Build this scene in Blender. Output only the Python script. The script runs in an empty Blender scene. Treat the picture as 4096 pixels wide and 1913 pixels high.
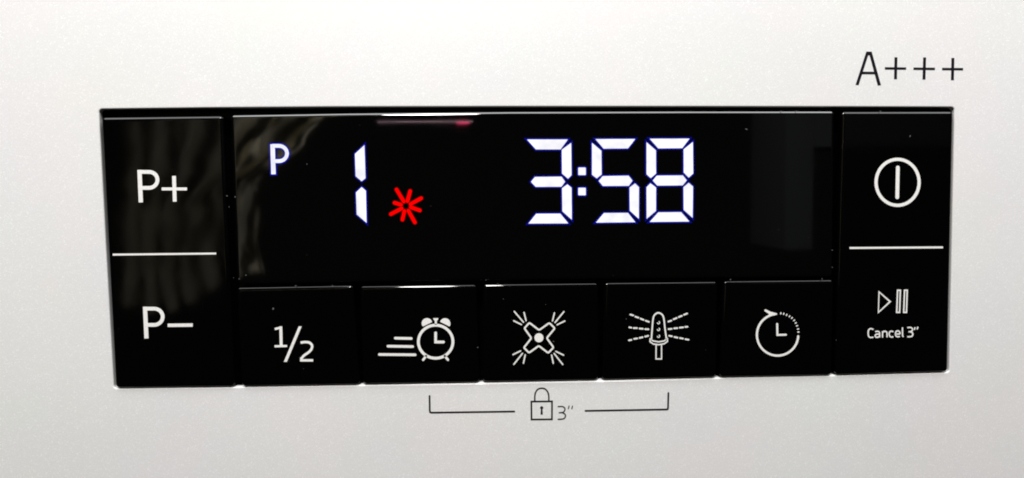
import bpy, bmesh, math, random
from mathutils import Vector, Matrix
random.seed(7)
sc = bpy.context.scene
COL = sc.collection
R = math.radians

# ------------------------------------------------------------------ camera
# panel front lies in the plane y = 0 (x right, z up); the viewer is on the -y side
FPX, PX, PY = 3000.0, 2048.0, 956.5            # focal length and centre in photo pixels (4096 x 1913)
CAM = Vector((-0.0108, -0.1321, 0.0097))
def rodrigues(w):
    w = Vector(w); return Matrix.Rotation(w.length, 3, w.normalized())
RP = rodrigues((0.0637, -0.0451, -0.0100))       # panel (x right, y down, z away) -> view axes
TP = Vector((0.0049, 0.0012, 0.1328))
S = Matrix(((1, 0, 0), (0, 0, -1), (0, 1, 0)))   # world -> panel axes
RW = RP @ S                                      # world -> view (x right, y down, z forward)
CAM = -(RW.transposed() @ TP)
cd = bpy.data.cameras.new('camera'); cam = bpy.data.objects.new('camera', cd); COL.objects.link(cam)
flip = Matrix(((1, 0, 0), (0, -1, 0), (0, 0, -1)))
cam.matrix_world = Matrix.Translation(CAM) @ (RW.transposed() @ flip).to_4x4()
cd.sensor_fit = 'HORIZONTAL'; cd.sensor_width = 36.0; cd.lens = FPX / 4096 * 36
cd.clip_start = 0.002; cd.clip_end = 50
sc.camera = cam

# ------------------------------------------------------------------ light and exposure
w = bpy.data.worlds.new('World'); sc.world = w; w.use_nodes = True
bg = w.node_tree.nodes['Background']
bg.inputs[0].default_value = (1.0, 0.93, 0.86, 1); bg.inputs[1].default_value = 0.012
lamp_d = bpy.data.lights.new('lamp', 'POINT'); lamp_d.energy = 7.8; lamp_d.shadow_soft_size = 0.038
lamp_d.color = (1.0, 0.965, 0.935)
lamp = bpy.data.objects.new('lamp', lamp_d); COL.objects.link(lamp); lamp.location = (-0.048, -0.30, 0.36)
strip_d = bpy.data.lights.new('added_fill_strip', 'AREA'); strip_d.shape = 'RECTANGLE'; strip_d.size = 0.9; strip_d.size_y = 0.22  # unseen area lamp, added to fill the sides and draw lines along the bevels
strip_d.energy = 4.2; strip_d.color = (0.98, 0.985, 0.99)
strip = bpy.data.objects.new('added_fill_strip', strip_d); COL.objects.link(strip); strip.location = (0.03, -0.17, 0.43)
strip.rotation_euler = (Vector((0.03, 0, 0)) - strip.location).to_track_quat('-Z', 'Y').to_euler()
sc.cycles.filter_width = 1.9
sc.view_settings.view_transform = 'Standard'; sc.view_settings.look = 'None'
sc.view_settings.exposure = 0.0; sc.view_settings.gamma = 1.0
sc.view_settings.use_curve_mapping = False

# ------------------------------------------------------------------ helpers
def ray(px, py):
    return RW.transposed() @ Vector(((px - PX) / FPX, (py - PY) / FPX, 1.0))
def on(px, py, y=0.0):
    """photo pixel -> point of the plane y (a plane parallel to the panel front)"""
    d = ray(px, py); t = (y - CAM.y) / d.y
    p = CAM + d * t
    return (p.x, p.z)
def mat(name, base, rough=0.5, metal=0.0, ior=1.5, spec=0.5):
    m = bpy.data.materials.new(name); m.use_nodes = True
    b = m.node_tree.nodes['Principled BSDF']
    b.inputs['Base Color'].default_value = (*base, 1); b.inputs['Roughness'].default_value = rough
    b.inputs['Metallic'].default_value = metal; b.inputs['IOR'].default_value = ior
    b.inputs['Specular IOR Level'].default_value = spec
    return m
def link(name, me, m, parent=None):
    o = bpy.data.objects.new(name, me); COL.objects.link(o)
    if m: me.materials.append(m)
    if parent: o.parent = parent
    return o
def empty(name, label, cat, group=None):
    o = bpy.data.objects.new(name, None); COL.objects.link(o); o.empty_display_size = 0.01
    o['label'] = label; o['category'] = cat
    if group: o['group'] = group
    return o
def tnodes(m): return m.node_tree.nodes, m.node_tree.links, m.node_tree.nodes['Principled BSDF']

# ------------------------------------------------------------------ materials
def silver_paint():
    m = mat('silver_white_paint', (0.80, 0.80, 0.79), 0.42, 0.08)
    N, L, b = tnodes(m)
    tc = N.new('ShaderNodeTexCoord')
    # metallic flakes: tiny cells with their own brightness and tilt
    v = N.new('ShaderNodeTexVoronoi'); v.inputs['Scale'].default_value = 7500
    L.new(tc.outputs['Object'], v.inputs['Vector'])
    sep = N.new('ShaderNodeSeparateColor'); L.new(v.outputs['Color'], sep.inputs[0])
    rmp = N.new('ShaderNodeValToRGB'); rmp.color_ramp.elements[0].position = 0.0
    rmp.color_ramp.elements[0].color = (0.81, 0.805, 0.80, 1)
    rmp.color_ramp.elements[1].position = 0.9; rmp.color_ramp.elements[1].color = (0.85, 0.85, 0.84, 1)
    e = rmp.color_ramp.elements.new(1.0); e.color = (1.0, 1.0, 1.0, 1)
    L.new(sep.outputs[0], rmp.inputs[0])
    n = N.new('ShaderNodeTexNoise'); n.inputs['Scale'].default_value = 45; n.inputs['Detail'].default_value = 3
    L.new(tc.outputs['Object'], n.inputs['Vector'])
    mx = N.new('ShaderNodeMix'); mx.data_type = 'RGBA'; mx.blend_type = 'MULTIPLY'; mx.inputs[0].default_value = 0.07
    L.new(rmp.outputs[0], mx.inputs[6]); L.new(n.outputs['Color'], mx.inputs[7])
    L.new(mx.outputs[2], b.inputs['Base Color'])
    bmp = N.new('ShaderNodeBump'); bmp.inputs['Strength'].default_value = 0.13; bmp.inputs['Distance'].default_value = 0.00002
    L.new(sep.outputs[1], bmp.inputs['Height']); L.new(bmp.outputs[0], b.inputs['Normal'])
    mr = N.new('ShaderNodeMapRange'); mr.inputs[3].default_value = 0.49; mr.inputs[4].default_value = 0.55
    L.new(n.outputs['Fac'], mr.inputs[0]); L.new(mr.outputs[0], b.inputs['Roughness'])
    return m
def gloss_black(name, base, r0, r1, ior, scale):
    m = mat(name, base, r0, 0, ior)
    N, L, b = tnodes(m)
    tc = N.new('ShaderNodeTexCoord')
    n = N.new('ShaderNodeTexNoise'); n.inputs['Scale'].default_value = scale; n.inputs['Detail'].default_value = 5
    L.new(tc.outputs['Object'], n.inputs['Vector'])
    mr = N.new('ShaderNodeMapRange'); mr.inputs[1].default_value = 0.35; mr.inputs[2].default_value = 0.75
    mr.inputs[3].default_value = r0; mr.inputs[4].default_value = r1
    L.new(n.outputs['Fac'], mr.inputs[0]); L.new(mr.outputs[0], b.inputs['Roughness'])
    return m
M_paint = silver_paint()
M_key = gloss_black('black_key_plastic', (0.0006, 0.0006, 0.0006), 0.04, 0.08, 1.38, 160)
M_glass = gloss_black('smoked_display_plastic', (0.0006, 0.0006, 0.0006), 0.025, 0.05, 1.72, 120)
M_dark = mat('black_housing', (0.0004, 0.0004, 0.0004), 0.35, spec=0.15)
def ink(name, base):
    m = mat(name, base, 0.55, spec=0.2)
    N, L, b = tnodes(m)
    tc = N.new('ShaderNodeTexCoord'); n = N.new('ShaderNodeTexNoise')
    n.inputs['Scale'].default_value = 4200; n.inputs['Detail'].default_value = 2
    L.new(tc.outputs['Object'], n.inputs['Vector'])
    r = N.new('ShaderNodeValToRGB'); r.color_ramp.elements[0].position = 0.3; r.color_ramp.elements[1].position = 0.7
    r.color_ramp.elements[0].color = (*[c * 0.86 for c in base], 1); r.color_ramp.elements[1].color = (*[min(1, c * 1.05) for c in base], 1)
    L.new(n.outputs['Fac'], r.inputs[0]); L.new(r.outputs[0], b.inputs['Base Color'])
    return m
M_white = ink('white_print', (0.88, 0.87, 0.84))
M_ink = ink('dark_print', (0.004, 0.003, 0.006))
def lit(name, col, s):
    m = bpy.data.materials.new(name); m.use_nodes = True
    N = m.node_tree.nodes; L = m.node_tree.links; N.clear()
    e = N.new('ShaderNodeEmission'); e.inputs[0].default_value = (*col, 1); e.inputs[1].default_value = s
    o = N.new('ShaderNodeOutputMaterial'); L.new(e.outputs[0], o.inputs[0])
    tc = N.new('ShaderNodeTexCoord'); n = N.new('ShaderNodeTexNoise'); n.inputs['Scale'].default_value = 420
    L.new(tc.outputs['Object'], n.inputs['Vector'])
    mr = N.new('ShaderNodeMapRange'); mr.inputs[1].default_value = 0.3; mr.inputs[2].default_value = 0.7
    mr.inputs[3].default_value = s * 0.84; mr.inputs[4].default_value = s * 1.06      # LED dies light their segment unevenly
    L.new(n.outputs['Fac'], mr.inputs[0]); L.new(mr.outputs[0], e.inputs[1]); return m
M_led = lit('white_led_face', (0.94, 0.935, 1.0), 1.14)
M_ledhalo = lit('blue_led_halo', (0.012, 0.02, 1.0), 0.25)  # blue halo of the white segments, painted as a glowing rim
M_ledp = lit('dim_led_face', (0.89, 0.89, 1.0), 1.05)
M_red = lit('red_led_face', (1.0, 0.0, 0.0), 1.2)
M_redhalo = lit('red_led_halo', (1.0, 0.0, 0.0), 0.2)  # soft red glow of the star rays, painted as a dim emissive rim

# ------------------------------------------------------------------ flat marks (print, LED segments)
def poly_prism(bm, pts2, y0, y1, side=0, top=0, skirt=0.0):
    """pts2: world (x,z) outline; y0 = front (towards viewer, more negative), y1 = back"""
    a = 0.0
    for i in range(len(pts2)):
        x0, z0 = pts2[i]; x1, z1 = pts2[(i + 1) % len(pts2)]; a += x0 * z1 - x1 * z0
    if a < 0: pts2 = pts2[::-1]
    f = [bm.verts.new((x, y0, z)) for x, z in pts2]; b = [bm.verts.new((x, y1, z)) for x, z in (inset(pts2, -skirt) if skirt else pts2)]
    fc = bm.faces.new(f); fc.material_index = top
    n = len(f)
    for i in range(n):
        q = bm.faces.new((f[(i + 1) % n], f[i], b[i], b[(i + 1) % n])); q.material_index = side
def catmull(p, closed=False, n=6):
    out = []; m = len(p); seg = m if closed else m - 1
    for i in range(seg):
        g = (lambda k: p[k % m]) if closed else (lambda k: p[max(0, min(m - 1, k))])
        p0, p1, p2, p3 = g(i - 1), g(i), g(i + 1), g(i + 2)
        for k in range(n):
            t = k / n
            out.append(tuple(0.5 * (2 * p1[j] + (p2[j] - p0[j]) * t + (2 * p0[j] - 5 * p1[j] + 4 * p2[j] - p3[j]) * t * t
                      + (3 * p1[j] - p0[j] - 3 * p2[j] + p3[j]) * t ** 3) for j in (0, 1)))
    if not closed: out.append(p[-1])
    return out
def ribbon(p, wd, closed=False, cap='round'):
    """centre line in photo pixels -> list of outline polygons (pixels); one quad strip as a single outline or ring"""
    n = len(p); L = []; Rr = []
    for i in range(n):
        if closed: a, b, c = p[i - 1], p[i], p[(i + 1) % n]
        else: a, b, c = p[max(0, i - 1)], p[i], p[min(n - 1, i + 1)]
        d1 = Vector((b[0] - a[0], b[1] - a[1])); d2 = Vector((c[0] - b[0], c[1] - b[1]))
        if d1.length < 1e-6: d1 = d2
        if d2.length < 1e-6: d2 = d1
        d1.normalize(); d2.normalize()
        n1 = Vector((-d1.y, d1.x)); n2 = Vector((-d2.y, d2.x)); m = n1 + n2
        if m.length < 1e-4: m = n1
        m.normalize(); k = min(1.6, 1 / max(0.3, m.dot(n1))) * wd / 2
        L.append((b[0] + m.x * k, b[1] + m.y * k)); Rr.append((b[0] - m.x * k, b[1] - m.y * k))
    if closed: return ('ring', L, Rr)
    def capf(c, d):
        a0 = math.atan2(d[1], d[0]); r = wd / 2
        return [(c[0] + r * math.cos(a0 + t), c[1] + r * math.sin(a0 + t)) for t in [math.pi / 2 - math.pi * k / 8 for k in range(1, 8)]]
    o = list(L)
    if cap == 'round':
        o += capf(p[-1], (p[-1][0] - p[-2][0], p[-1][1] - p[-2][1]))
    o += Rr[::-1]
    if cap == 'round':
        o += capf(p[0], (p[0][0] - p[1][0], p[0][1] - p[1][1]))
    return ('poly', o)
def ellipse(cx, cy, rx, ry, n=64, a0=0, a1=360):
    full = abs(a1 - a0) >= 360
    return [(cx + rx * math.cos(R(a0 + (a1 - a0) * k / (n if full else n - 1))),
             cy + ry * math.sin(R(a0 + (a1 - a0) * k / (n if full else n - 1)))) for k in range(n)]
TH = 0.00002
SKIRT = 0.00028                                   # width of the emissive slope that paints the halo round a lit segment
def mark(name, shapes, y, m, parent, th=TH, mats=None, label=None):
    """shapes: list of ('poly', outline) or ('ring', outer, inner), in photo pixels, laid on the plane y"""
    bm = bmesh.new(); step = 0
    for s in shapes:
        y0 = y - th - step * 0.000004; step += 1
        if s[0] == 'poly':
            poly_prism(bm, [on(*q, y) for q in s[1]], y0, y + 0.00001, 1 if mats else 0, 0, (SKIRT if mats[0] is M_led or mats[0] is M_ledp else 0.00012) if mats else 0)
        else:
            A = [on(*q, y) for q in s[1]]; B = [on(*q, y) for q in s[2]]; n = len(A)
            v = [[bm.verts.new((x, yy, z)) for x, z in P] for P in (A, B) for yy in (y0, y + 0.00001)]
            for i in range(n):
                j = (i + 1) % n
                bm.faces.new((v[0][i], v[0][j], v[2][j], v[2][i]))
                for a, b in ((0, 1), (3, 2)):
                    q = bm.faces.new((v[a][j], v[a][i], v[b][i], v[b][j])); q.material_index = 1 if mats else 0
    bmesh.ops.recalc_face_normals(bm, faces=bm.faces)
    bmesh.ops.triangulate(bm, faces=[f for f in bm.faces if len(f.verts) > 4])
    me = bpy.data.meshes.new(name); bm.to_mesh(me); bm.free()
    o = link(name, me, mats[0] if mats else m, parent)
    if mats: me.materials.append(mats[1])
    if label: o['label'] = label
    return o
class Crop:                                       # readings taken in an enlarged crop -> photo pixels
    def __init__(s, x, y, k): s.x, s.y, s.k = x, y, k
    def p(s, pts): return [(s.x + a / s.k, s.y + b / s.k) for a, b in pts]
    def line(s, pts, wd, closed=False, cap='round', smooth=0):
        q = s.p(pts)
        if smooth: q = catmull(q, closed, smooth)
        return ribbon(q, wd / s.k, closed, cap)
    def poly(s, pts): return ('poly', s.p(pts))
    def disc(s, cx, cy, rx, ry=None, n=40): return ('poly', s.p(ellipse(cx, cy, rx, ry or rx, n)))
    def ring(s, cx, cy, rx, ry, wd, n=72): return ribbon(s.p(ellipse(cx, cy, rx, ry, n)), wd / s.k, True)
PXC = Crop(0, 0, 1)

# ------------------------------------------------------------------ outlines with rounded corners
def rounded(corners, rad, nseg=6):
    """corners (x,z) of a convex polygon, one radius per corner -> outline, same count whatever the radius"""
    out = []; n = len(corners)
    for i in range(n):
        p = Vector(corners[i]); a = Vector(corners[i - 1]) - p; b = Vector(corners[(i + 1) % n]) - p
        a.normalize(); b.normalize(); r = rad[i]
        half = a.angle(b) / 2
        bis = (a + b).normalized(); c = p + bis * (r / math.sin(half))
        t0 = p + a * (r / math.tan(half)) - c; t1 = p + b * (r / math.tan(half)) - c
        a0 = math.atan2(t0.y, t0.x); a1 = math.atan2(t1.y, t1.x); d = (a1 - a0 + math.pi) % (2 * math.pi) - math.pi
        for k in range(nseg + 1):
            t = a0 + d * k / nseg; out.append((c.x + r * math.cos(t), c.y + r * math.sin(t)))
    return out
def inset(corners, s):
    n = len(corners); out = []
    area2 = sum(corners[i][0] * corners[(i + 1) % n][1] - corners[(i + 1) % n][0] * corners[i][1] for i in range(n))
    sg = 1 if area2 > 0 else -1
    for i in range(n):
        p = Vector(corners[i]); a = (p - Vector(corners[i - 1])).normalized(); b = (Vector(corners[(i + 1) % n]) - p).normalized()
        na = Vector((-a.y, a.x)) * sg; nb = Vector((-b.y, b.x)) * sg
        m = (na + nb).normalized(); out.append(tuple(p + m * (s / m.dot(na))))
    return out
def block(name, px, front, back, rad, edge, m, parent, label=None, crown=0.0):
    """a moulded key: outline given in photo pixels at its front plane, rolled front edge, rounded corners"""
    c = [on(*q, front) for q in px]
    # moulded edge: a short roll, a gently sloped lip (20 to 31 degrees), then a tighter roll down the side
    prof = []; u = v = 0.0
    for a0, a1, ln, ns in ((0, 20, 0.16, 3), (20, 31, 0.62, 5), (31, 90, 0.50, 8)):
        for k in range(ns):
            th = R(a0 + (a1 - a0) * (k + 0.5) / ns); dl = edge * ln / ns
            u += math.cos(th) * dl; v += math.sin(th) * dl; prof.append((u, v))
    S = u
    rings = [(c, rad, back)]
    for u, v in reversed([(0.0, 0.0)] + prof):
        s = S - u; rings.append((inset(c, s) if s > 1e-9 else c, [max(r - s, r * 0.45) for r in rad], front + v))
    s = S + edge * 0.2; rings.append((inset(c, s), [max(r - s, r * 0.42) for r in rad], front))
    bm = bmesh.new(); V = []
    for cc, rr, y in rings:
        V.append([bm.verts.new((x, y, z)) for x, z in rounded(cc, rr)])
    n = len(V[0])
    for a, b in zip(V[:-1], V[1:]):
        for i in range(n):
            f = bm.faces.new((a[i], a[(i + 1) % n], b[(i + 1) % n], b[i])); f.smooth = True
    cap = bm.faces.new(V[-1]); cap.smooth = False
    bk = bm.faces.new(V[0][::-1]); bk.smooth = False
    bmesh.ops.recalc_face_normals(bm, faces=bm.faces)
    me = bpy.data.meshes.new(name); bm.to_mesh(me); bm.free()
    o = link(name, me, m, parent)
    if label: o['label'] = label
    return o

# ------------------------------------------------------------------ the appliance front (painted sheet with an opening)
front = empty('appliance_front', 'silver-white painted appliance front with dark A+++ and padlock print round the black controls', 'appliance front')
OPEN_PX = [(395, 437), (820, 432), (1300, 428.5), (2048, 427), (2800, 427), (3400, 428), (3818, 429), (3808, 960),
           (3797, 1490), (3400, 1500), (2900, 1511), (2400, 1521), (1900, 1531), (1400, 1541), (900, 1549), (455, 1554), (424, 1000)]
c0 = [on(*q) for q in OPEN_PX]
def open_ring(s):
    cc = inset(c0, s); rad = [0.0004 + 0 * s] * len(cc)
    return rounded(cc, [max(0.0006 - s, 0.0002) if i in (0, 6, 8, 15) else 0.0004 for i in range(len(cc))], 5)
bm = bmesh.new()
prof = []
er = 0.00022                                       # rolled edge of the opening
for k in range(6):
    t = math.pi / 2 * k / 5
    prof.append((-er * (1 - math.sin(t)), er * (1 - math.cos(t))))     # (inset, y): from the flat front into the hole
prof.append((0.0, 0.0012))
VR = [[bm.verts.new((x, y, z)) for x, z in open_ring(s)] for s, y in prof]
flat = [bm.verts.new((x, 0, z)) for x, z in open_ring(-er * 1.5)]
VR = [flat] + VR; n = len(flat)
for a, b in zip(VR[:-1], VR[1:]):
    for i in range(n):
        f = bm.faces.new((a[i], b[i], b[(i + 1) % n], a[(i + 1) % n])); f.smooth = True
X0, X1, Z0, Z1 = -0.300, 0.297, -0.085, 0.085
outer = rounded([(X0, Z0), (X1, Z0), (X1, Z1), (X0, Z1)], [0.006] * 4, 6)
ov = [bm.verts.new((x, 0, z)) for x, z in outer]
oe = [bm.edges.new((ov[i], ov[(i + 1) % len(ov)])) for i in range(len(ov))]
he = [bm.edges.get((flat[i], flat[(i + 1) % n])) for i in range(n)]
bmesh.ops.triangle_fill(bm, use_beauty=True, edges=oe + he)
# rolled outer edge and depth of the front
last = ov
for k in range(1, 6):
    t = math.pi / 2 * k / 5; g = 0.003
    o2 = rounded(inset([(X0, Z0), (X1, Z0), (X1, Z1), (X0, Z1)], -g * math.sin(t)), [0.006 + g * math.sin(t)] * 4, 6)
    nv = [bm.verts.new((x, g * (1 - math.cos(t)), z)) for x, z in o2]
    for i in range(len(nv)):
        f = bm.faces.new((last[i], nv[i], nv[(i + 1) % len(nv)], last[(i + 1) % len(nv)])); f.smooth = True
    last = nv
nv = [bm.verts.new((v.co.x, 0.02, v.co.z)) for v in last]
for i in range(len(nv)):
    bm.faces.new((last[i], nv[i], nv[(i + 1) % len(nv)], last[(i + 1) % len(nv)]))
bmesh.ops.recalc_face_normals(bm, faces=bm.faces)
me = bpy.data.meshes.new('front_sheet'); bm.to_mesh(me); bm.free()
sheet = link('front_sheet', me, M_paint, front)

A = Crop(3350, 150, 3.645)
mark('letter_a', [A.poly([(420, 207), (465, 207), (307, 698), (262, 694)]), A.poly([(452, 207), (498, 207), (634, 698), (587, 704)]),
                  A.line([(345, 518), (565, 520)], 38, cap='butt'), A.poly([(432, 209), (488, 209), (472, 262), (450, 262)])], 0, M_ink, front)
for h, v in (([(690, 452), (1000, 455)], [(852, 290), (845, 610)]), ([(1107, 457), (1420, 460)], [(1270, 292), (1260, 615)]),
             ([(1525, 462), (1830, 464)], [(1682, 300), (1675, 625)])):
    mark('plus_sign', [A.line(h, 37, cap='butt'), A.line(v, 43, cap='butt')], 0, M_ink, front)
K = Crop(1650, 1500, 2.3418)
mark('bracket_line', [K.line([(160, 198), (162, 335), (165, 349), (176, 354), (953, 343)], 17)], 0, M_ink, front)
mark('bracket_line', [K.line([(2397, 170), (2393, 312), (2390, 321), (2382, 324), (1620, 337)], 17)], 0, M_ink, front)
mark('padlock_body', [K.line([(1113, 250), (1307, 248), (1306, 416), (1115, 418)], 16, closed=True)], 0, M_ink, front)
mark('padlock_shackle', [K.line([(1146, 246), (1146, 195), (1155, 160), (1178, 133), (1210, 125), (1243, 133), (1266, 160), (1276, 195), (1277, 244)], 14, smooth=4)], 0, M_ink, front)
mark('keyhole', [K.disc(1210, 308, 15), K.poly([(1203, 314), (1217, 314), (1221, 372), (1199, 372)])], 0, M_ink, front)
mark('digit_three', [K.line([(1365, 297), (1405, 297), (1426, 312), (1425, 335), (1408, 351), (1375, 355)], 12, smooth=4),
                     K.line([(1400, 353), (1428, 368), (1431, 393), (1412, 412), (1365, 416)], 12, smooth=4)], 0, M_ink, front)
mark('seconds_mark', [K.line([(1467, 292), (1460, 317)], 10), K.line([(1499, 292), (1492, 317)], 10)], 0, M_ink, front)

# ------------------------------------------------------------------ the control panel (black module in the opening)
panel = empty('control_panel', 'black control panel with lit 3:58 display and seven printed keys', 'control panel')
FR = -0.00045                                      # key fronts stand a little proud of the sheet
# housing: a tray behind the keys with a rim
bm = bmesh.new()
ro = [on(*q) for q in [(395, 437), (3818, 429), (3797, 1490), (455, 1554)]]
o3 = rounded(inset(ro, -0.0004), [0.0006] * 4); o2 = rounded(inset(ro, -0.0030), [0.0015] * 4)
def loop(pts, y): return [bm.verts.new((x, y, z)) for x, z in pts]
a = loop(o2, 0.0013); b_ = loop(o3, 0.0013); c_ = loop(o3, 0.0042); d_ = loop(o2, 0.009)
for u, v in ((a, b_), (b_, c_), (a, d_)):
    for i in range(len(u)): bm.faces.new((u[i], u[(i + 1) % len(u)], v[(i + 1) % len(u)], v[i]))
bm.faces.new(c_); bm.faces.new(d_)
bmesh.ops.recalc_face_normals(bm, faces=bm.faces)
me = bpy.data.meshes.new('housing'); bm.to_mesh(me); bm.free()
link('housing', me, M_dark, panel)

ED, RD = 0.00062, 0.00062
def key(px, label, rad=(RD, RD, RD, RD), edge=ED):
    return block('key', px, FR, 0.0040, list(rad), edge, M_key, panel, label)
k_prog = key([(404, 470), (892, 464), (938, 1546), (461, 1552)], 'tall black key marked P+ above P- at the display end')
k_half = key([(945, 1152), (1412, 1143), (1440, 1538), (966, 1546)], 'black key marked with the fraction one half')
k_fast = key([(1439, 1146), (1906, 1140), (1919, 1529), (1452, 1537)], 'black key marked with a racing alarm clock')
k_spray = key([(1932, 1139), (2393, 1134), (2394, 1520), (1931, 1528)], 'black key marked with a cross-shaped spray arm')
k_shower = key([(2418, 1133), (2871, 1128), (2866, 1509), (2408, 1519)], 'black key marked with a spraying nozzle')
k_delay = key([(2895, 1126), (3336, 1121), (3328, 1501), (2879, 1509)], 'black key marked with a clock and turning arrow')
k_power = key([(3369, 447), (3815, 446), (3793, 1487), (3342, 1500)], 'tall black key marked with power, start and cancel signs')
disp = block('display_window', [(922, 461), (1400, 453), (2048, 447), (2700, 445), (3338, 445), (3330, 1106), (2700, 1113), (2048, 1120), (1400, 1128), (948, 1136)],
             FR - 0.00002, 0.0040, [0.0006] + [0.0003] * 3 + [0.0006, 0.0006] + [0.0003] * 3 + [0.0006], 0.00052, M_glass, panel,
             'glossy black display window showing P 1 and 3:58')

KF = FR
# P+ / P-
a = Crop(350, 400, 2.0046); b = Crop(350, 950, 1.8508)
def letter_p(y, parent, mats, m, stem, sw, top, right, bot, bw, th=TH):
    (x0, y0), (x1, y1) = stem
    xa = x0 - 1; r = (bot - top) / 2; xc = right - r * 1.05
    bowl = [(xa, top), (xc, top)] + [(xc + (right - xc) * math.sin(R(t)), (top + bot) / 2 - r * math.cos(R(t))) for t in range(12, 180, 12)] + [(xc, bot), (xa + 2, bot)]
    return mark('letter_p', [ribbon([(x0, y0), (x1, y1)], sw, cap='butt'), ribbon(bowl, bw, cap='butt')], y, m, parent, th, mats)
letter_p(KF, k_prog, None, M_white, [(558, 680), (563.5, 810)], 17, 688, 630, 752, 15)
mark('plus_sign', [a.line([(595, 714), (798, 714)], 23, cap='butt'), a.line([(694, 610), (700, 816)], 30, cap='butt')], KF, M_white, k_prog)
mark('divider_line', [PXC.line([(451, 1019), (864.5, 1014.5)], 7.5, cap='butt')], KF, M_white, k_prog)
letter_p(KF, k_prog, None, M_white, [(580, 1227.5), (586, 1354)], 16.5, 1235, 651, 1300, 14.5)
mark('minus_sign', [b.line([(594, 651), (779, 649)], 24, cap='butt')], KF, M_white, k_prog)
# one half
c = Crop(900, 1050, 2.187)
mark('digit_one', [c.line([(488, 560), (492, 735)], 25, cap='butt'), c.line([(495, 569), (436, 583)], 19, cap='butt'), c.line([(434, 734), (543, 731)], 18, cap='butt')], KF, M_white, k_half)
mark('fraction_slash', [c.poly([(645, 560), (671, 560), (541, 870), (515, 870)])], KF, M_white, k_half)
mark('digit_two', [c.line([(662, 702), (700, 697), (738, 702), (761, 726), (757, 757), (733, 785), (692, 814), (670, 840)], 21, cap='butt', smooth=5),
                   c.line([(668, 832), (667, 857), (771, 857)], 20, cap='butt')], KF, M_white, k_half)
# racing alarm clock
c = Crop(1400, 1080, 2.4055)
mark('clock_ring', [c.ring(824, 691, 166, 159, 26)], KF, M_white, k_fast)
mark('alarm_bell', [c.poly([(702, 544), (692, 530), (689, 510), (697, 487), (714, 471), (738, 464), (762, 468), (780, 481), (790, 502)])], KF, M_white, k_fast)
mark('alarm_bell', [c.poly([(958, 544), (966, 527), (965, 506), (955, 484), (938, 470), (914, 465), (892, 470), (876, 482), (867, 499)])], KF, M_white, k_fast)
mark('alarm_plunger', [c.line([(826, 480), (826, 528)], 20, cap='butt'), c.poly([(801, 465), (850, 465), (848, 476), (836, 490), (816, 490), (803, 476)])], KF, M_white, k_fast)
mark('clock_hands', [c.line([(824, 606), (824, 694), (900, 694)], 25)], KF, M_white, k_fast)
mark('clock_foot', [c.line([(732, 828), (704, 865)], 22)], KF, M_white, k_fast)
mark('clock_foot', [c.line([(912, 828), (942, 865)], 22)], KF, M_white, k_fast)
for q in ([(436, 657), (590, 660)], [(365, 734), (603, 738)], [(282, 814), (627, 817)]):
    mark('speed_line', [c.line(q, 24)], KF, M_white, k_fast)
# spray arm
c = Crop(1900, 1080, 2.4055)
sp = [(523, 508), (617, 580), (715, 510), (768, 562), (690, 656), (756, 746), (704, 800), (614, 730), (520, 798), (470, 748), (543, 656), (475, 562)]
def soften(p, f=0.13):
    o = []
    for i in range(len(p)):
        q, a_, b2 = Vector(p[i]), Vector(p[i - 1]), Vector(p[(i + 1) % len(p)])
        u = q + (a_ - q) * f; v = q + (b2 - q) * f
        for t in (0, 0.33, 0.67, 1): o.append(tuple(u * (1 - t) ** 2 + q * 2 * t * (1 - t) + v * t * t))
    return o
mark('spray_arm_outline', [c.line(soften(sp), 16, closed=True)], KF, M_white, k_spray)
mark('hub_dot', [c.disc(615, 653, 43)], KF, M_white, k_spray)
for q in ([(378, 400), (466, 503)], [(472, 410), (491, 488)], [(373, 490), (446, 526)], [(764, 415), (746, 490)], [(855, 402), (770, 506)],
          [(864, 492), (790, 528)], [(438, 780), (366, 815)], [(457, 803), (374, 908)], [(483, 818), (466, 897)], [(778, 784), (852, 820)],
          [(762, 805), (844, 910)], [(737, 820), (753, 898)]):
    mark('spray_line', [c.line(q, 12.5)], KF, M_white, k_spray)
# nozzle
c = Crop(2380, 1080, 2.406)
mark('nozzle_outline', [c.line([(543, 664), (549, 580), (558, 478), (572, 435), (607, 413), (645, 430), (662, 470), (674, 570), (687, 662)], 14, smooth=4)], KF, M_white, k_shower)
mark('nozzle_collar', [c.line([(530, 664), (560, 684), (612, 693), (665, 684), (697, 660), (697, 688), (665, 711), (612, 720), (560, 713), (529, 690)], 12, closed=True)], KF, M_white, k_shower)
mark('nozzle_stem', [c.line([(588, 722), (587, 857), (640, 857), (640, 722)], 11, cap='butt')], KF, M_white, k_shower)
for yy in (507, 572, 638):
    mark('nozzle_hole', [c.line(ellipse(611, yy, 11, 12, 16, -60, 170), 8)], KF, M_white, k_shower)
for q in ([(340, 430), (368, 438)], [(388, 450), (418, 460)], [(438, 469), (468, 481)], [(488, 489), (518, 500)],
          [(330, 553), (350, 556)], [(372, 560), (404, 560)], [(428, 564), (460, 567)], [(483, 570), (514, 571)],
          [(326, 678), (350, 674)], [(376, 664), (406, 660)], [(428, 655), (458, 648)], [(482, 642), (512, 634)],
          [(706, 498), (735, 488)], [(756, 475), (786, 463)], [(806, 454), (836, 442)], [(856, 432), (886, 420)],
          [(708, 570), (738, 567)], [(762, 563), (792, 560)], [(815, 556), (848, 553)], [(868, 549), (890, 547)],
          [(714, 634), (740, 639)], [(764, 646), (794, 652)], [(818, 656), (846, 661)], [(870, 667), (900, 672)]):
    mark('spray_dash', [c.line(q, 15)], KF, M_white, k_shower)
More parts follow.
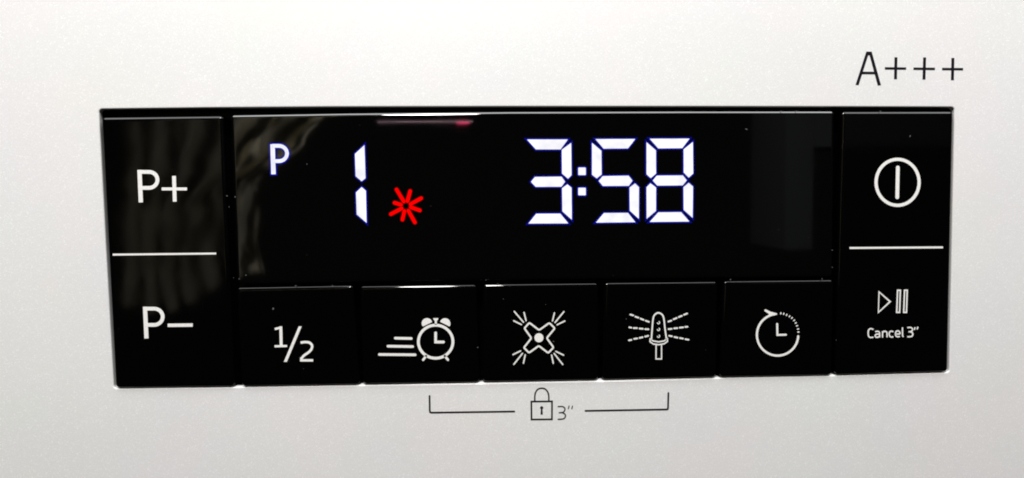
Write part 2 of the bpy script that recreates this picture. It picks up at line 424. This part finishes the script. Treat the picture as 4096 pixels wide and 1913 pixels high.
# delay clock
c = Crop(2850, 1080, 2.4055)
mark('clock_arc', [c.line(ellipse(626, 625, 199, 200, 60, 4, 262), 20)], KF, M_white, k_delay)
mark('arrow_head', [c.poly([(500, 390), (503, 381), (513, 380), (560, 403), (619, 418), (622, 427), (610, 433), (575, 440), (548, 452), (536, 441), (544, 424), (503, 398)])], KF - 0.000008, M_white, k_delay)
for x, y in ((657, 418), (685, 422), (713, 433), (741, 447), (764, 463), (785, 486), (801, 511), (813, 538), (823, 569), (826, 598)):
    d = Vector((x - 626, y - 625)).normalized() * 5
    mark('dot', [c.line([(x - d.x, y - d.y), (x + d.x, y + d.y)], 11)], KF, M_white, k_delay)
mark('clock_hands', [c.line([(622, 521), (624, 626), (706, 624)], 18)], KF, M_white, k_delay)
# power, start, cancel
c = Crop(3250, 400, 2.0046)
mark('power_ring', [c.ring(682, 661, 172.5, 184.5, 25, 96)], KF, M_white, k_power)
mark('power_bar', [c.line([(684, 542), (679, 781)], 29)], KF, M_white, k_power)
c = Crop(3250, 950, 2.0046)
mark('divider_line', [c.line([(297, 85), (1046, 80)], 15, cap='butt')], KF, M_white, k_power)
mark('play_triangle', [c.line([(533, 437), (622, 515), (528, 602)], 12, closed=True)], KF, M_white, k_power)
mark('pause_bar', [c.line([(682, 424), (704, 424), (698, 601), (675, 601)], 11, closed=True)], KF, M_white, k_power)
mark('pause_bar', [c.line([(738, 424), (759, 424), (753, 601), (731, 601)], 11, closed=True)], KF, M_white, k_power)
W_ = 10.2
for nm, st in (('letter_c', [[(488, 738), (466, 732), (450, 743), (446, 768), (450, 792), (466, 803), (488, 800)]]),
               ('letter_a', [[(503, 757), (522, 753), (535, 760), (538, 776), (538, 802)], [(536, 776), (512, 777), (502, 788), (507, 799), (522, 801), (537, 793)]]),
               ('letter_n', [[(561, 803), (561, 752)], [(562, 764), (575, 753), (591, 756), (597, 770), (597, 801)]]),
               ('letter_c', [[(648, 757), (632, 752), (618, 760), (614, 776), (620, 793), (633, 799), (648, 796)]]),
               ('letter_e', [[(667, 775), (700, 773), (697, 757), (684, 749), (670, 756), (665, 775), (670, 791), (684, 797), (700, 793)]]),
               ('letter_l', [[(721, 722), (721, 760), (722, 788), (729, 797)]]),
               ('digit_three', [[(760, 724), (785, 722), (800, 731), (800, 746), (788, 755), (770, 757)], [(786, 757), (801, 766), (803, 783), (790, 795), (760, 797)]]),
               ('seconds_mark', [[(822, 721), (816, 741)], [(845, 717), (838, 737)]])):
    mark(nm, [c.line(s, W_, cap='butt', smooth=4 if len(s) > 2 else 0) for s in st], KF, M_white, k_power)

# ------------------------------------------------------------------ lit display signs
DF = FR - 0.00002; LT = 0.00009
LED = (M_led, M_ledhalo); RED = (M_red, M_redhalo)
letter_p(DF, disp, (M_ledp, M_ledhalo), M_ledp, [(1090.5, 577.5), (1094.5, 697.5)], 18, 584, 1148.5, 645, 15, LT)
c = Crop(1000, 520, 2.797)
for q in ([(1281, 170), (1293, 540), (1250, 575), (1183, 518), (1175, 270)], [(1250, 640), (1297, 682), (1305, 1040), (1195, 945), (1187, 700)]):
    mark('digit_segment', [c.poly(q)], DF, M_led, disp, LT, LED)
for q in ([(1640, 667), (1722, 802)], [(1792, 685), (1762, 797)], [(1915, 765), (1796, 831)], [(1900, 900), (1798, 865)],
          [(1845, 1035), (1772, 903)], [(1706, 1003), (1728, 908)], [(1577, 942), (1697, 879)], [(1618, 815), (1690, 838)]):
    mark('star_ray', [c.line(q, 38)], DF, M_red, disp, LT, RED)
c = Crop(2000, 400, 2.0044)
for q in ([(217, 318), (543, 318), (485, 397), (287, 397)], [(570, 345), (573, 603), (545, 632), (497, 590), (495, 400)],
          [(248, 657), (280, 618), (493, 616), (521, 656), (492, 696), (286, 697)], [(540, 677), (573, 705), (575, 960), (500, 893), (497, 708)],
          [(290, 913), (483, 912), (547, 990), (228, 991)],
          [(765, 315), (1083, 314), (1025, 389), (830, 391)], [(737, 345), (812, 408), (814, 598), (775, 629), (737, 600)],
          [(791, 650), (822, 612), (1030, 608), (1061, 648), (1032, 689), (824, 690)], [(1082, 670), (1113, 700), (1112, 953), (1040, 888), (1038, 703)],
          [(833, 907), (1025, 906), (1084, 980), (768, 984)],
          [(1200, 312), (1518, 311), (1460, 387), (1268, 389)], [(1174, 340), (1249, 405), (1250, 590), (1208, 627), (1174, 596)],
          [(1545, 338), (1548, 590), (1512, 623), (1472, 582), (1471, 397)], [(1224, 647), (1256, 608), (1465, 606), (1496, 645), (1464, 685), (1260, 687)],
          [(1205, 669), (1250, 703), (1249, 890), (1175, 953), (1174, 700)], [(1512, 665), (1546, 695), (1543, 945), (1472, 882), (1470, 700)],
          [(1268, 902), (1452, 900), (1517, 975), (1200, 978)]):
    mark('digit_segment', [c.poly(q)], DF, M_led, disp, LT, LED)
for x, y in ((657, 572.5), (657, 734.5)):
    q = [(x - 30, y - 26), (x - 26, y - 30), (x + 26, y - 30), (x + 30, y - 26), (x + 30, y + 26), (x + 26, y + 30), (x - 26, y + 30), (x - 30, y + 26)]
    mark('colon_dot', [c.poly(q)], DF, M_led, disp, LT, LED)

# ------------------------------------------------------------------ dust flecks on keys and display
def dust():
    bm = bmesh.new(); rnd = random.Random(3)
    spots = [(908, 784, 4), (941, 788, 4), (917, 828, 4), (1093, 1235, 7), (1183, 1143.5, 5), (1330, 1143, 5), (1911, 1390, 4), (1944, 1121, 3),
             (2985, 517, 8), (3125, 446, 5), (3185, 446, 4), (3521, 446, 5), (3640, 545, 6), (2505, 1276, 3), (2922, 1119, 5), (3288, 1116, 5),
             (1228, 657, 4), (3329, 1001, 3), (3329, 1070, 3), (2214, 1366, 4), (957, 1116, 4), (984, 1101, 4), (1991, 1135, 4), (3344, 1361, 3)]
    spots += [(rnd.uniform(430, 3780), rnd.uniform(470, 1480), rnd.uniform(1.2, 2.2)) for _ in range(16)]
    for x, y, r in spots:
        r *= 0.75
        n = 6; a0 = rnd.uniform(0, 6.28); el = rnd.uniform(0.35, 0.8)
        pts = []
        for k in range(n):
            t = 2 * math.pi * k / n; rr = r * rnd.uniform(0.7, 1.1)
            u, v = rr * math.cos(t), rr * el * math.sin(t)
            pts.append(on(x + u * math.cos(a0) - v * math.sin(a0), y + u * math.sin(a0) + v * math.cos(a0), FR))
        poly_prism(bm, pts, FR - 0.00005, FR - 0.00001)
    bmesh.ops.recalc_face_normals(bm, faces=bm.faces)
    me = bpy.data.meshes.new('dust'); bm.to_mesh(me); bm.free()
    o = link('dust', me, mat('dust', (0.11, 0.115, 0.11), 0.9), panel); o['kind'] = 'stuff'
dust()

# ------------------------------------------------------------------ what the glossy black mirrors: a tied-back curtain behind the viewer
def fabric():
    m = mat('olive_curtain_cloth', (0.5, 0.48, 0.38), 0.9, spec=0.2)
    N, L, b = tnodes(m)
    tc = N.new('ShaderNodeTexCoord')
    wv = N.new('ShaderNodeTexWave'); wv.wave_type = 'RINGS'; wv.inputs['Scale'].default_value = 8
    wv.inputs['Distortion'].default_value = 7; wv.inputs['Detail'].default_value = 2; wv.inputs['Detail Scale'].default_value = 1.6
    L.new(tc.outputs['Object'], wv.inputs['Vector'])
    r = N.new('ShaderNodeValToRGB'); r.color_ramp.elements[0].position = 0.25; r.color_ramp.elements[1].position = 0.7
    r.color_ramp.elements[0].color = (0.07, 0.065, 0.04, 1); r.color_ramp.elements[1].color = (0.92, 0.86, 0.66, 1)
    L.new(wv.outputs['Fac'], r.inputs[0]); L.new(r.outputs[0], b.inputs['Base Color'])
    return m
cur = empty('curtain', 'olive patterned curtain tied back behind the viewer, mirrored in the black display', 'curtain')
edge = [(0.45, -0.10), (0.2, -0.13), (0.095, -0.16), (0.05, -0.192), (0.0, -0.250), (-0.06, -0.258), (-0.12, -0.245), (-0.25, -0.235), (-0.45, -0.23)]
def xr(z):
    for (z0, x0), (z1, x1) in zip(edge[:-1], edge[1:]):
        if z <= z0 and z >= z1:
            t = (z0 - z) / (z0 - z1); t = t * t * (3 - 2 * t); return x0 + (x1 - x0) * t
    return edge[-1][1]
bm = bmesh.new(); NU, NV = 120, 90; G = []
for j in range(NV + 1):
    z = 0.45 - 0.55 * j / NV; row = []
    x1 = xr(z); x0 = -0.385 + 0.03 * math.sin(z * 6) - 0.06 * max(0, z)
    for i in range(NU + 1):
        u = i / NU; x = x0 + (x1 - x0) * u
        y = -0.70 + 0.022 * math.sin(u * 34 + 4 * math.sin(z * 9 + u * 3)) + 0.006 * math.sin(u * 83 + z * 15)
        row.append(bm.verts.new((x, y, z - 0.02 * math.sin(u * 5) * j / NV)))
    G.append(row)
for j in range(NV):
    for i in range(NU):
        f = bm.faces.new((G[j][i], G[j + 1][i], G[j + 1][i + 1], G[j][i + 1])); f.smooth = True
me = bpy.data.meshes.new('cloth'); bm.to_mesh(me); bm.free()
cl = link('cloth', me, fabric(), cur)
sm = cl.modifiers.new('thickness', 'SOLIDIFY'); sm.thickness = 0.0015

# plain blocks added behind the viewer, shaped to mirror as the display's greyer zone
bm = bmesh.new()
def sweep(path, z0, z1):
    lo = [bm.verts.new((x, y, z0)) for x, y in path]; hi = [bm.verts.new((x, y, z1)) for x, y in path]; n = len(path)
    for k in range(n):
        f = bm.faces.new((lo[k], lo[(k + 1) % n], hi[(k + 1) % n], hi[k])); f.smooth = False
    bm.faces.new(lo); bm.faces.new(hi)
sweep([(0.340, -0.712), (0.372, -0.712), (0.372, -0.82), (0.340, -0.82)], -0.06, 0.7)
sweep([(0.3725, -0.712), (0.95, -0.712), (0.95, -0.82), (0.3725, -0.82)], 0.057, 0.7)
bmesh.ops.recalc_face_normals(bm, faces=bm.faces)
me = bpy.data.meshes.new('added_grey_block'); bm.to_mesh(me); bm.free()
wl = link('added_grey_block', me, mat('grey_green_block', (0.15, 0.17, 0.165), 0.9, spec=0.1)); wl['kind'] = 'structure'

# ------------------------------------------------------------------ top edge of the photographer's camera, above and behind the viewpoint (seen mirrored)
ec = empty('compact_camera', 'top plate of the photographer camera with red lamp, mirrored above the lit star', 'camera')
def mirrored(px, py, y):
    """where a thing at depth y must stand to be seen at that pixel in the display's face"""
    x, z = on(px, py, FR); d = ray(px, py); d = d / d.y
    t = FR - y
    return (x + d.x * t, z + d.z * t)
bm = bmesh.new(); Y0 = -0.150
xa, za = mirrored(1510, 490, Y0); xb, zb = mirrored(1890, 488, Y0)
sec = [(0.0, -0.0001), (0.0, 0.0), (-0.0004, 0.0004), (-0.006, 0.00045), (-0.006, -0.0001)]
A_ = [bm.verts.new((xa, Y0 + a, za + b)) for a, b in sec]; B_ = [bm.verts.new((xb, Y0 + a, zb + b)) for a, b in sec]
for k in range(5): bm.faces.new((A_[k], A_[(k + 1) % 5], B_[(k + 1) % 5], B_[k]))
bm.faces.new(A_); bm.faces.new(B_); bmesh.ops.recalc_face_normals(bm, faces=bm.faces)
me = bpy.data.meshes.new('top_plate'); bm.to_mesh(me); bm.free()
link('top_plate', me, mat('rose_metal', (0.85, 0.52, 0.62), 0.35, 0.3), ec)
bm = bmesh.new(); bmesh.ops.create_uvsphere(bm, u_segments=16, v_segments=10, radius=1.0)
xr_, zr_ = mirrored(1852, 492, Y0 + 0.001)
for v in bm.verts: v.co = Vector((xr_ + v.co.x * 0.0025, Y0 + 0.001 + v.co.y * 0.0006, zr_ + v.co.z * 0.0004))
for f in bm.faces: f.smooth = True
me = bpy.data.meshes.new('indicator_lamp'); bm.to_mesh(me); bm.free()
link('indicator_lamp', me, lit('red_indicator', (1.0, 0.06, 0.18), 11.0), ec)
